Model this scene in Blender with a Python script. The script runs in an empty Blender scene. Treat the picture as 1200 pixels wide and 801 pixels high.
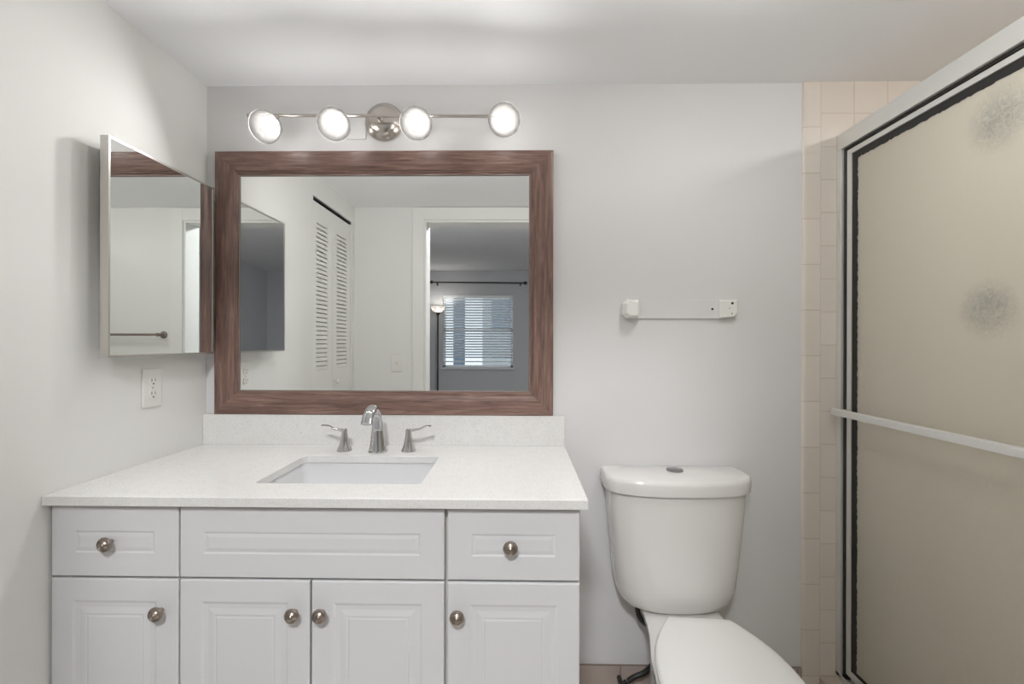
import bpy, bmesh, math, random
from mathutils import Vector, Matrix, Euler
random.seed(3)
PI = math.pi
S = bpy.context.scene
C = bpy.context.collection

# ------------------------------------------------------------------ camera
cam_d = bpy.data.cameras.new('camera')
cam = bpy.data.objects.new('camera', cam_d); C.objects.link(cam)
cam_d.sensor_width = 36; cam_d.lens = 543.1 / 1200 * 36; cam_d.clip_start = 0.01
cam.matrix_world = (Matrix.Translation((0, 0, 1.22)) @ Matrix.Rotation(0.0151, 4, 'Z')
                    @ Matrix.Rotation(PI / 2, 4, 'X') @ Matrix.Rotation(0.0026, 4, 'Z'))
S.camera = cam

# ------------------------------------------------------------------ light and exposure
S.view_settings.view_transform = 'Standard'
S.view_settings.look = 'None'
S.view_settings.gamma = 1
S.view_settings.use_curve_mapping = False
S.view_settings.exposure = 0.0
BULB = 270.0            # the four vanity bulbs
BED_FILL = 230.0        # fill lamp added on the bedroom ceiling
BATH_FILL = 24.0        # fill lamp added on the bathroom ceiling
SHOWER_FILL = 58.0      # fill lamp added inside the shower
TORCH = 150.0           # torchiere bulb
SKY = 1.6
S.cycles.max_bounces = 16
S.cycles.diffuse_bounces = 10
S.cycles.glossy_bounces = 8
S.cycles.transmission_bounces = 10
S.cycles.sample_clamp_indirect = 6
w = bpy.data.worlds.new('world'); S.world = w; w.use_nodes = True
nt = w.node_tree; nt.nodes.clear()
o_ = nt.nodes.new('ShaderNodeOutputWorld'); b_ = nt.nodes.new('ShaderNodeBackground')
b_.inputs[0].default_value = (0.80, 0.90, 1.0, 1); b_.inputs[1].default_value = SKY
nt.links.new(b_.outputs[0], o_.inputs[0])

# ------------------------------------------------------------------ materials
def new_mat(name):
    m = bpy.data.materials.new(name); m.use_nodes = True
    n = m.node_tree; return m, n, n.nodes['Principled BSDF']

def mat(name, col, rough=0.5, metal=0.0, bump=0.0, bscale=60, vary=0.0, vscale=3, spec=0.5, coat=0.0, bdist=0.001):
    m, n, p = new_mat(name)
    p.inputs['Base Color'].default_value = (*col, 1)
    p.inputs['Roughness'].default_value = rough
    p.inputs['Metallic'].default_value = metal
    p.inputs['Specular IOR Level'].default_value = spec
    p.inputs['Coat Weight'].default_value = coat
    tc = n.nodes.new('ShaderNodeTexCoord')
    if vary:
        nz = n.nodes.new('ShaderNodeTexNoise'); nz.inputs['Scale'].default_value = vscale
        nz.inputs['Detail'].default_value = 4
        n.links.new(tc.outputs['Object'], nz.inputs['Vector'])
        mx = n.nodes.new('ShaderNodeMix'); mx.data_type = 'RGBA'
        mx.inputs[6].default_value = (*[c * (1 - vary) for c in col], 1)
        mx.inputs[7].default_value = (*[min(1, c * (1 + vary)) for c in col], 1)
        n.links.new(nz.outputs['Fac'], mx.inputs[0]); n.links.new(mx.outputs[2], p.inputs['Base Color'])
    if bump:
        nb = n.nodes.new('ShaderNodeTexNoise'); nb.inputs['Scale'].default_value = bscale
        nb.inputs['Detail'].default_value = 3
        n.links.new(tc.outputs['Object'], nb.inputs['Vector'])
        bp = n.nodes.new('ShaderNodeBump'); bp.inputs['Strength'].default_value = bump
        bp.inputs['Distance'].default_value = bdist
        n.links.new(nb.outputs['Fac'], bp.inputs['Height']); n.links.new(bp.outputs[0], p.inputs['Normal'])
    return m

def emit(name, col, s):
    m, n, p = new_mat(name)
    p.inputs['Base Color'].default_value = (*col, 1)
    p.inputs['Emission Color'].default_value = (*col, 1); p.inputs['Emission Strength'].default_value = s
    return m

def tile_mat(name, col, grout, w_, h_, ox, oz, axis='X', mortar=0.0016, rough=0.25):
    """square ceramic tiles laid on a vertical (or flat) face, in real metres"""
    m, n, p = new_mat(name)
    tc = n.nodes.new('ShaderNodeTexCoord'); sp = n.nodes.new('ShaderNodeSeparateXYZ')
    n.links.new(tc.outputs['Object'], sp.inputs[0])
    def sub(sock, v):
        k = n.nodes.new('ShaderNodeMath'); k.operation = 'SUBTRACT'; n.links.new(sock, k.inputs[0]); k.inputs[1].default_value = v; return k.outputs[0]
    cb = n.nodes.new('ShaderNodeCombineXYZ')
    a, b = {'X': ('X', 'Z'), 'Y': ('Y', 'Z'), 'F': ('X', 'Y')}[axis]
    n.links.new(sub(sp.outputs[a], ox), cb.inputs[0]); n.links.new(sub(sp.outputs[b], oz), cb.inputs[1])
    br = n.nodes.new('ShaderNodeTexBrick'); br.offset = 0; br.squash = 1
    br.inputs['Scale'].default_value = 1; br.inputs['Brick Width'].default_value = w_
    br.inputs['Row Height'].default_value = h_; br.inputs['Mortar Size'].default_value = mortar
    br.inputs['Mortar Smooth'].default_value = 0.4
    br.inputs['Color1'].default_value = (*col, 1)
    br.inputs['Color2'].default_value = (*[c * 0.95 for c in col], 1)
    br.inputs['Mortar'].default_value = (*grout, 1)
    n.links.new(cb.outputs[0], br.inputs['Vector'])
    n.links.new(br.outputs['Color'], p.inputs['Base Color'])
    p.inputs['Roughness'].default_value = rough
    bp = n.nodes.new('ShaderNodeBump'); bp.invert = True; bp.inputs['Strength'].default_value = 0.5
    bp.inputs['Distance'].default_value = 0.0015
    n.links.new(br.outputs['Fac'], bp.inputs['Height']); n.links.new(bp.outputs[0], p.inputs['Normal'])
    return m

def wood_mat(name, axis):
    m, n, p = new_mat(name)
    tc = n.nodes.new('ShaderNodeTexCoord'); mp = n.nodes.new('ShaderNodeMapping')
    n.links.new(tc.outputs['Object'], mp.inputs[0])
    mp.inputs['Scale'].default_value = (7, 60, 130) if axis == 'X' else (130, 60, 7)
    n1 = n.nodes.new('ShaderNodeTexNoise'); n1.inputs['Scale'].default_value = 1; n1.inputs['Detail'].default_value = 6
    n1.inputs['Roughness'].default_value = 0.65; n1.inputs['Distortion'].default_value = 0.6
    n.links.new(mp.outputs[0], n1.inputs['Vector'])
    n2 = n.nodes.new('ShaderNodeTexNoise'); n2.inputs['Scale'].default_value = 0.22; n2.inputs['Detail'].default_value = 3
    n.links.new(mp.outputs[0], n2.inputs['Vector'])
    r = n.nodes.new('ShaderNodeValToRGB')
    r.color_ramp.elements[0].position = 0.32; r.color_ramp.elements[0].color = (0.105, 0.060, 0.048, 1)
    r.color_ramp.elements[1].position = 0.72; r.color_ramp.elements[1].color = (0.33, 0.215, 0.175, 1)
    e = r.color_ramp.elements.new(0.5); e.color = (0.20, 0.118, 0.095, 1)
    n.links.new(n1.outputs['Fac'], r.inputs[0])
    mx = n.nodes.new('ShaderNodeMix'); mx.data_type = 'RGBA'; mx.blend_type = 'MULTIPLY'; mx.inputs[0].default_value = 0.5
    r2 = n.nodes.new('ShaderNodeValToRGB'); r2.color_ramp.elements[0].position = 0.35; r2.color_ramp.elements[0].color = (0.62, 0.60, 0.59, 1)
    r2.color_ramp.elements[1].position = 0.65
    n.links.new(n2.outputs['Fac'], r2.inputs[0])
    n.links.new(r.outputs[0], mx.inputs[6]); n.links.new(r2.outputs[0], mx.inputs[7])
    n.links.new(mx.outputs[2], p.inputs['Base Color'])
    p.inputs['Roughness'].default_value = 0.38
    bp = n.nodes.new('ShaderNodeBump'); bp.inputs['Strength'].default_value = 0.35; bp.inputs['Distance'].default_value = 0.001
    n.links.new(n1.outputs['Fac'], bp.inputs['Height']); n.links.new(bp.outputs[0], p.inputs['Normal'])
    return m

def quartz_mat():
    m, n, p = new_mat('white_quartz')
    tc = n.nodes.new('ShaderNodeTexCoord')
    v = n.nodes.new('ShaderNodeTexNoise'); v.inputs['Scale'].default_value = 420; v.inputs['Detail'].default_value = 2
    n.links.new(tc.outputs['Object'], v.inputs['Vector'])
    r = n.nodes.new('ShaderNodeValToRGB')
    r.color_ramp.elements[0].position = 0.30; r.color_ramp.elements[0].color = (0.54, 0.525, 0.50, 1)
    r.color_ramp.elements[1].position = 0.42; r.color_ramp.elements[1].color = (0.74, 0.735, 0.725, 1)
    n.links.new(v.outputs['Fac'], r.inputs[0])
    v2 = n.nodes.new('ShaderNodeTexNoise'); v2.inputs['Scale'].default_value = 30; v2.inputs['Detail'].default_value = 5
    n.links.new(tc.outputs['Object'], v2.inputs['Vector'])
    r2 = n.nodes.new('ShaderNodeValToRGB')
    r2.color_ramp.elements[0].position = 0.30; r2.color_ramp.elements[0].color = (0.97, 0.967, 0.96, 1)
    r2.color_ramp.elements[1].position = 0.55; r2.color_ramp.elements[1].color = (1, 1, 1, 1)
    n.links.new(v2.outputs['Fac'], r2.inputs[0])
    mx = n.nodes.new('ShaderNodeMix'); mx.data_type = 'RGBA'; mx.blend_type = 'MULTIPLY'; mx.inputs[0].default_value = 1
    n.links.new(r.outputs[0], mx.inputs[6]); n.links.new(r2.outputs[0], mx.inputs[7])
    n.links.new(mx.outputs[2], p.inputs['Base Color'])
    p.inputs['Roughness'].default_value = 0.22
    return m

def shower_glass_mat():
    """rain-pattern obscure glass, see-through but strongly scattering, with swirled darker patches"""
    m, n, p = new_mat('obscure_glass')
    out = n.nodes['Material Output']
    N = lambda k: n.nodes.new('ShaderNode' + k)
    tc = N('TexCoord'); geo = N('NewGeometry')
    mp = N('Mapping'); mp.inputs['Scale'].default_value = (150, 150, 60)
    n.links.new(geo.outputs['Position'], mp.inputs[0])
    nz = N('TexNoise'); nz.inputs['Scale'].default_value = 1; nz.inputs['Detail'].default_value = 2; nz.inputs['Distortion'].default_value = 1.0
    n.links.new(mp.outputs[0], nz.inputs['Vector'])
    # swirl patches (seen on the glass at these spots of the panel)
    masks = []
    for c, r in (((1.10, 1.10, 1.30), 0.078), ((1.10, 1.075, 1.735), 0.085), ((1.10, 0.55, 1.33), 0.08)):
        d = N('VectorMath'); d.operation = 'DISTANCE'; n.links.new(geo.outputs['Position'], d.inputs[0]); d.inputs[1].default_value = c
        mr_ = N('MapRange'); n.links.new(d.outputs['Value'], mr_.inputs[0])
        mr_.inputs[1].default_value = r; mr_.inputs[2].default_value = r * 0.35; mr_.inputs[3].default_value = 0; mr_.inputs[4].default_value = 1
        masks.append(mr_.outputs[0])
    k = masks[0]
    for q in masks[1:]:
        a = N('Math'); a.operation = 'MAXIMUM'; n.links.new(k, a.inputs[0]); n.links.new(q, a.inputs[1]); k = a.outputs[0]
    wz = N('TexNoise'); wz.inputs['Scale'].default_value = 55; wz.inputs['Detail'].default_value = 3; wz.inputs['Distortion'].default_value = 2.5
    n.links.new(geo.outputs['Position'], wz.inputs['Vector'])
    wr = N('MapRange'); n.links.new(wz.outputs['Fac'], wr.inputs[0]); wr.inputs[1].default_value = 0.35; wr.inputs[2].default_value = 0.62
    sw = N('Math'); sw.operation = 'MULTIPLY'; n.links.new(k, sw.inputs[0]); n.links.new(wr.outputs[0], sw.inputs[1])
    hh = N('Math'); hh.operation = 'MULTIPLY_ADD'; n.links.new(sw.outputs[0], hh.inputs[0]); hh.inputs[1].default_value = 1.6; n.links.new(nz.outputs['Fac'], hh.inputs[2])
    bp = N('Bump'); bp.inputs['Strength'].default_value = 0.45; bp.inputs['Distance'].default_value = 0.0016
    n.links.new(hh.outputs[0], bp.inputs['Height'])
    def colmix(a, b):
        mx = N('Mix'); mx.data_type = 'RGBA'; mx.inputs[6].default_value = (*a, 1); mx.inputs[7].default_value = (*b, 1); n.links.new(sw.outputs[0], mx.inputs[0]); return mx.outputs[2]
    rf = N('BsdfRefraction'); rf.inputs['Color'].default_value = (0.95, 0.94, 0.88, 1)
    rf.inputs['Roughness'].default_value = 0.55; rf.inputs['IOR'].default_value = 1.2
    tl = N('BsdfTranslucent'); n.links.new(colmix((0.92, 0.89, 0.80), (0.62, 0.64, 0.58)), tl.inputs['Color'])
    df = N('BsdfDiffuse'); n.links.new(colmix((0.80, 0.77, 0.69), (0.50, 0.52, 0.47)), df.inputs['Color'])
    gl = N('BsdfGlossy'); gl.inputs['Roughness'].default_value = 0.28
    fr = N('Fresnel'); fr.inputs['IOR'].default_value = 1.4
    for q in (rf, tl, df, gl, fr): n.links.new(bp.outputs[0], q.inputs['Normal'])
    m1 = N('MixShader'); m1.inputs[0].default_value = 0.55
    n.links.new(tl.outputs[0], m1.inputs[1]); n.links.new(df.outputs[0], m1.inputs[2])
    m2 = N('MixShader'); m2.inputs[0].default_value = 0.65
    n.links.new(rf.outputs[0], m2.inputs[1]); n.links.new(m1.outputs[0], m2.inputs[2])
    m3 = N('MixShader'); n.links.new(fr.outputs[0], m3.inputs[0])
    n.links.new(m2.outputs[0], m3.inputs[1]); n.links.new(gl.outputs[0], m3.inputs[2])
    n.links.new(m3.outputs[0], out.inputs['Surface'])
    return m

def shade_mat(name, through, tint):
    """white glass: part of the light goes straight through, the rest scatters"""
    m, n, p = new_mat(name); out = n.nodes['Material Output']
    tl = n.nodes.new('ShaderNodeBsdfTranslucent'); tl.inputs['Color'].default_value = (tint, tint * 0.96, tint * 0.93, 1)
    df = n.nodes.new('ShaderNodeBsdfDiffuse'); df.inputs['Color'].default_value = (tint, tint * 0.96, tint * 0.93, 1)
    gl = n.nodes.new('ShaderNodeBsdfGlossy'); gl.inputs['Roughness'].default_value = 0.2
    tr = n.nodes.new('ShaderNodeBsdfTransparent')
    fr = n.nodes.new('ShaderNodeLayerWeight'); fr.inputs['Blend'].default_value = 0.25
    m1 = n.nodes.new('ShaderNodeMixShader'); m1.inputs[0].default_value = 0.45
    n.links.new(tl.outputs[0], m1.inputs[1]); n.links.new(df.outputs[0], m1.inputs[2])
    m2 = n.nodes.new('ShaderNodeMixShader'); m2.inputs[0].default_value = 0.0
    n.links.new(m1.outputs[0], m2.inputs[1]); n.links.new(gl.outputs[0], m2.inputs[2])
    m3 = n.nodes.new('ShaderNodeMixShader'); m3.inputs[0].default_value = through
    n.links.new(m2.outputs[0], m3.inputs[1]); n.links.new(tr.outputs[0], m3.inputs[2])
    n.links.new(m3.outputs[0], out.inputs['Surface'])
    return m

M = dict(
    wall=mat('wall_paint', (0.70, 0.695, 0.695), 0.75, bump=0.12, bscale=90, vary=0.015, vscale=2),
    wall_left=mat('wall_paint_pale', (0.745, 0.745, 0.73), 0.7, bump=0.12, bscale=90, vary=0.015, vscale=2),
    ceil=mat('ceiling_paint', (0.86, 0.87, 0.885), 0.85, bump=0.1, bscale=70),
    trimp=mat('gloss_trim_paint', (0.76, 0.76, 0.74), 0.4),
    bedwall=mat('bedroom_grey_paint', (0.53, 0.535, 0.55), 0.8),
    bedceil=mat('bedroom_ceiling_paint', (0.80, 0.805, 0.81), 0.85),
    cab=mat('thermofoil_white', (0.66, 0.66, 0.675), 0.35),
    cabin=mat('cabinet_carcass_white', (0.62, 0.60, 0.57), 0.5),
    woodx=wood_mat('brown_wood_grain_across', 'X'), woodz=wood_mat('brown_wood_grain_upright', 'Z'),
    lip=mat('dark_bronze_lip', (0.20, 0.16, 0.14), 0.35),
    mirror=mat('mirror_silver', (0.90, 0.915, 0.905), 0.0, 1.0),
    chrome=mat('chrome', (0.58, 0.58, 0.59), 0.04, 1.0),
    nickel=mat('brushed_nickel', (0.56, 0.52, 0.48), 0.24, 1.0),
    steel=mat('satin_steel', (0.62, 0.60, 0.57), 0.33, 1.0),
    alu=mat('pale_aluminium', (0.72, 0.72, 0.69), 0.36, 0.5),
    pewter=mat('antique_pewter', (0.37, 0.32, 0.28), 0.34, 1.0, bump=0.3, bscale=500, vary=0.35, vscale=250),
    quartz=quartz_mat(),
    porcelain=mat('white_porcelain', (0.74, 0.725, 0.71), 0.12, coat=0.3),
    sink=mat('sink_porcelain', (0.68, 0.685, 0.695), 0.05, coat=0.3),
    seat=mat('seat_plastic', (0.78, 0.775, 0.76), 0.28),
    plastic=mat('white_plastic', (0.76, 0.75, 0.72), 0.35),
    buttonm=mat('polished_steel_button', (0.33, 0.33, 0.34), 0.12, 1.0),
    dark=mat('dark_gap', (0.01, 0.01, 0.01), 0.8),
    rubber_shade=mat('black_rubber_and_shade', (0.012, 0.011, 0.010), 0.45),  # hose rubber; also the painted shade around the shower door panels
    ceramic=mat('glazed_white_ceramic', (0.80, 0.80, 0.76), 0.15),
    tile=tile_mat('beige_wall_tile', (0.72, 0.655, 0.59), (0.58, 0.505, 0.43), 0.1125, 0.1125, 1.0245, 2.0),
    tiley=tile_mat('beige_side_tile', (0.72, 0.655, 0.59), (0.58, 0.505, 0.43), 0.1125, 0.1125, 0.0, 2.0, 'Y'),
    bull=tile_mat('beige_bullnose_tile', (0.74, 0.675, 0.61), (0.58, 0.505, 0.43), 0.3, 0.1555, 0.85, 1.9535),
    base=tile_mat('beige_base_tile', (0.42, 0.35, 0.31), (0.22, 0.17, 0.14), 0.15, 0.2, 0.05, -0.086, mortar=0.002),
    floor=tile_mat('beige_floor_tile', (0.66, 0.62, 0.57), (0.45, 0.41, 0.37), 0.2, 0.2, 0, 0, 'F'),
    curb=tile_mat('beige_curb_tile', (0.52, 0.44, 0.36), (0.36, 0.29, 0.22), 0.15, 0.1125, 0.05, 0.02, 'Y'),
    bedfloor=mat('bedroom_vinyl', (0.18, 0.15, 0.13), 0.5),
    glass=shower_glass_mat(), shade=shade_mat('vanity_shade_glass', 0.25, 0.032), bowl=shade_mat('white_bowl_glass', 0.1, 0.55),
    bulb=emit('lit_bulb', (1.0, 0.985, 0.965), BULB),
    bath_fill=emit('bathroom_fill_glow', (1.0, 0.99, 0.98), BATH_FILL), bed_fill=emit('bedroom_fill_glow', (0.98, 0.99, 1.0), BED_FILL),
    shower_fill=emit('shower_fill_glow', (1.0, 0.99, 0.96), SHOWER_FILL), torch=emit('lit_torchiere_bulb', (1, 0.95, 0.88), TORCH),
    slat=mat('blind_slat_white', (0.85, 0.86, 0.87), 0.5),
    iron=mat('black_iron', (0.02, 0.02, 0.022), 0.4),
    ext=mat('neighbour_stucco', (0.68, 0.70, 0.72), 0.9), extdark=mat('blue_grey_post', (0.24, 0.30, 0.38), 0.7),
    grass=mat('yard_ground', (0.16, 0.2, 0.17), 0.9),
)

# ------------------------------------------------------------------ helpers
def tag(o, label=None, cat=None, group=None, kind=None):
    if label: o['label'] = label
    if cat: o['category'] = cat
    if group: o['group'] = group
    if kind: o['kind'] = kind
    return o

def thing(name, label, cat, loc=(0, 0, 0), group=None, kind=None, rot=None):
    o = bpy.data.objects.new(name, None); C.objects.link(o); o.location = loc; o.empty_display_size = 0.05
    if rot: o.rotation_euler = rot
    return tag(o, label, cat, group, kind)

def world_matrix(o):
    m = o.matrix_basis.copy(); p = o.parent
    while p: m = p.matrix_basis @ m; p = p.parent
    return m

def obj(name, bm, m, parent=None, smooth=False, bevel=0, local=False, seg=2):
    """links bm (in world coordinates unless local) as ONE mesh object"""
    bmesh.ops.recalc_face_normals(bm, faces=bm.faces)
    if parent and not local:
        bmesh.ops.transform(bm, matrix=world_matrix(parent).inverted(), verts=bm.verts)
    me = bpy.data.meshes.new(name); bm.to_mesh(me); bm.free()
    ms = m if isinstance(m, (list, tuple)) else [m]
    for k in ms: me.materials.append(k)
    o = bpy.data.objects.new(name, me); C.objects.link(o)
    if smooth:
        for p in me.polygons: p.use_smooth = True
        try: me.set_sharp_from_angle(angle=math.radians(38))
        except Exception: pass
    if bevel:
        b = o.modifiers.new('bevel', 'BEVEL'); b.width = bevel; b.segments = seg; b.limit_method = 'ANGLE'
        b.harden_normals = False
    if parent: o.parent = parent
    return o

def struct(name, bm, m, parent=None, **k):
    o = obj(name, bm, m, parent, **k)
    if not parent: o['kind'] = 'structure'
    return o

def nb(): return bmesh.new()

def box(bm, x0, x1, y0, y1, z0, z1, mi=0):
    vs = [bm.verts.new((x, y, z)) for x in (x0, x1) for y in (y0, y1) for z in (z0, z1)]
    for q in ((0, 1, 3, 2), (4, 6, 7, 5), (0, 4, 5, 1), (2, 3, 7, 6), (0, 2, 6, 4), (1, 5, 7, 3)):
        f = bm.faces.new([vs[i] for i in q]); f.material_index = mi
    return bm

def loft(bm, rings, cap0=True, cap1=True, closed=True, mi=0):
    R = [[bm.verts.new(p) for p in r] for r in rings]
    n = len(R[0])
    for a, b in zip(R, R[1:]):
        for i in range(n if closed else n - 1):
            j = (i + 1) % n
            f = bm.faces.new((a[i], a[j], b[j], b[i])); f.material_index = mi
    if cap0: bm.faces.new(R[0]).material_index = mi
    if cap1: bm.faces.new(R[-1]).material_index = mi
    return R

def frame_of(d):
    d = Vector(d).normalized()
    up = Vector((0, 0, 1)) if abs(d.z) < 0.95 else Vector((1, 0, 0))
    a = d.cross(up).normalized(); b = d.cross(a).normalized()
    return d, a, b

def lathe(bm, prof, origin=(0, 0, 0), axis=(0, 0, 1), n=32, cap0=True, cap1=True, mi=0):
    """prof: (radius, height along axis)"""
    d, a, b = frame_of(axis); O = Vector(origin)
    rings = []
    for r, h in prof:
        r = max(r, 1e-5)
        rings.append([O + d * h + (a * math.cos(t) + b * math.sin(t)) * r for t in [2 * PI * i / n for i in range(n)]])
    return loft(bm, rings, cap0, cap1, mi=mi)

def cyl(bm, p0, p1, r, n=20, mi=0):
    p0 = Vector(p0); p1 = Vector(p1)
    return lathe(bm, [(r, 0), (r, (p1 - p0).length)], p0, p1 - p0, n, mi=mi)

def tube(bm, pts, radii, n=14, flat=None, mi=0):
    """swept tube through pts; flat=(sx, sy) squashes the section, first axis kept near flat_dir X"""
    pts = [Vector(p) for p in pts]
    if not isinstance(radii, (list, tuple)): radii = [radii] * len(pts)
    rings = []; ref = None
    for i, p in enumerate(pts):
        t = (pts[min(i + 1, len(pts) - 1)] - pts[max(i - 1, 0)]).normalized()
        if ref is None:
            ref = Vector((1, 0, 0)) if abs(t.x) < 0.8 else Vector((0, 1, 0))
        a = (ref - t * ref.dot(t)).normalized(); b = t.cross(a).normalized(); ref = a
        r = radii[i]
        ra, rb = r if isinstance(r, (tuple, list)) else (r, r)
        rings.append([p + a * math.cos(q) * ra + b * math.sin(q) * rb for q in [2 * PI * k / n for k in range(n)]])
    return loft(bm, rings, mi=mi)

def bez(P, n=16):
    """Catmull-Rom through P"""
    P = [Vector(p) for p in P]; out = []
    for i in range(len(P) - 1):
        a = P[max(i - 1, 0)]; b = P[i]; c = P[i + 1]; d = P[min(i + 2, len(P) - 1)]
        for k in range(n):
            t = k / n
            out.append(0.5 * ((2 * b) + (c - a) * t + (2 * a - 5 * b + 4 * c - d) * t * t + (3 * b - a - 3 * c + d) * t ** 3))
    out.append(P[-1]); return out

def rrect(x0, x1, y0, y1, r, z, k=6):
    pts = []
    for cx, cy, a0 in ((x1 - r, y1 - r, 0), (x0 + r, y1 - r, PI / 2), (x0 + r, y0 + r, PI), (x1 - r, y0 + r, 1.5 * PI)):
        for i in range(k + 1):
            a = a0 + (PI / 2) * i / k
            pts.append((cx + r * math.cos(a), cy + r * math.sin(a), z))
    return pts

def copy_tree(o, parent=None):
    c = o.copy(); C.objects.link(c)
    if parent: c.parent = parent
    for ch in [x for x in bpy.data.objects if x.parent == o]: copy_tree(ch, c)
    return c

# ------------------------------------------------------------------ dimensions (metres; camera stands in the doorway at the origin)
XL, XS, XR = -1.09, 1.078, 1.95          # left wall, shower door line, far shower wall
YB, YR, YR2 = 1.60, 0.126, 0.0           # back wall, rear wall (bath side / bedroom side)
ZC = 2.108
BX0, BX1, BY, BZ = -1.479, 2.1, -4.42, 2.39   # bedroom

# ------------------------------------------------------------------ the setting
struct('floor', box(nb(), XL - 0.12, XR + 0.1, YR2, YB + 0.12, -0.1, 0.0), M['floor'])
struct('ceiling', box(nb(), XL - 0.12, XR + 0.1, YR2, YB + 0.12, ZC, ZC + 0.1), M['ceil'])
struct('wall_back', box(nb(), XL - 0.12, XR + 0.1, YB, YB + 0.12, 0, ZC), M['wall'])
# left wall with the closet opening
CY0, CY1, CZ = 0.176, 0.746, 1.995
bm = nb()
box(bm, XL - 0.12, XL, CY1, YB, 0, ZC); box(bm, XL - 0.12, XL, YR, CY0, 0, ZC); box(bm, XL - 0.12, XL, CY0, CY1, CZ, ZC)
struct('wall_left', bm, M['wall_left'])
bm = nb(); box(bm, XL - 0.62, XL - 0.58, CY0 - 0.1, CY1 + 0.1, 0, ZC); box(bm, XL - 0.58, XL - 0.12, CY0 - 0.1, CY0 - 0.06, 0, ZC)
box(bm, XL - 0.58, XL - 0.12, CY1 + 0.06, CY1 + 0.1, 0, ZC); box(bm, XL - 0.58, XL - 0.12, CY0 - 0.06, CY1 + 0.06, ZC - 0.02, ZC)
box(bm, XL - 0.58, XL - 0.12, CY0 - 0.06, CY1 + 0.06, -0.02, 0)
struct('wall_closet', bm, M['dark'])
# rear wall with the doorway
DX0, DX1, DZ = -0.628, 0.166, 2.021
bm = nb()
box(bm, XL - 0.12, DX0, YR2, YR, 0, ZC); box(bm, DX1, XR + 0.1, YR2, YR, 0, ZC); box(bm, DX0, DX1, YR2, YR, DZ, ZC)
struct('wall_rear', bm, M['wall_left'])
struct('wall_right', box(nb(), XR, XR + 0.1, YR, YB, 0, ZC), M['tiley'])
# tiled end of the shower on the back wall
struct('wall_shower_end', box(nb(), 1.024, XR, YB - 0.008, YB, 0, ZC), M['tile'])
bm = nb()
bx0, bx1 = 0.966, 1.024
rings = [[(bx1, YB, z), (bx1, YB - 0.008, z), (bx0 + 0.012, YB - 0.008, z), (bx0 + 0.005, YB - 0.0068, z), (bx0 + 0.0015, YB - 0.004, z), (bx0, YB, z)] for z in (0.0, ZC)]
loft(bm, rings)
struct('trim_1', bm, M['bull'])
struct('baseboard_back', box(nb(), 0.16, 0.966, YB - 0.009, YB, 0, 0.114), M['base'], bevel=0.002)
struct('baseboard_left', box(nb(), XL, XL + 0.009, 0.78, 1.03, 0, 0.1), M['base'])
# casing around the doorway
bm = nb()
for y0, y1 in ((YR, YR + 0.014),):
    box(bm, DX0 - 0.074, DX0, y0, y1, 0, ZC - 0.004); box(bm, DX1, DX1 + 0.076, y0, y1, 0, ZC - 0.004)
    box(bm, DX0, DX1, y0, y1, DZ, ZC - 0.004)
struct('trim_2', bm, M['trimp'], bevel=0.002)
bm = nb(); box(bm, DX0, DX0 + 0.014, YR2 - 0.005, YR + 0.004, 0, DZ); box(bm, DX1 - 0.014, DX1, YR2 - 0.005, YR + 0.004, 0, DZ)
box(bm, DX0 + 0.014, DX1 - 0.014, YR2 - 0.005, YR + 0.004, DZ - 0.014, DZ)
struct('trim_3', bm, M['trimp'], bevel=0.002)

# closet door with louvres
door = bpy.data.objects.new('door_1', None); C.objects.link(door); door['kind'] = 'structure'
door['label'] = 'white bifold closet door with two columns of louvres in the left wall'
door.location = (XL - 0.014, (CY0 + CY1) / 2, 0)
def bifold(y0, y1, ly0, ly1):
    x1 = XL - 0.010; x0 = x1 - 0.026
    bm = nb()
    for a, b in ((y0, ly0), (ly1, y1)): box(bm, x0, x1, a, b, 0.012, 1.975)
    for a, b in ((0.012, 0.20), (0.90, 1.062), (1.868, 1.975)): box(bm, x0, x1, ly0, ly1, a, b)
    box(bm, x0, x0 + 0.004, ly0, ly1, 0.2, 1.868)
    p = struct('door_panel', bm, M['trimp'], door)
    bm = nb()
    for za, zb in ((1.062, 1.868), (0.20, 0.90)):
        z = za + 0.012
        while z < zb - 0.004:
            t = 0.0065
            loft(bm, [[(x1 - 0.001, y, z - 0.011), (x1 - 0.0025, y, z + 0.0075), (x0 + 0.006, y, z + 0.015), (x0 + 0.006, y, z + 0.009)] for y in (ly0, ly1)])
            z += 0.0243
    obj('louvre', bm, M['trimp'], p)
    return p
pa = bifold(0.463, CY1 - 0.003, 0.536, 0.682)
pb = bifold(CY0 + 0.003, 0.461, 0.238, 0.402)
bm = nb(); lathe(bm, [(0.006, 0), (0.006, 0.012), (0.014, 0.016), (0.016, 0.024), (0.012, 0.030), (0.002, 0.032)], (XL - 0.010, 0.436, 0.985), (1, 0, 0), 20)
obj('knob', bm, M['plastic'], pb, smooth=True)
bm = nb(); box(bm, XL - 0.05, XL - 0.008, CY0, CY1, CZ - 0.012, CZ - 0.002); obj('track', bm, M['dark'], door)

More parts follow.
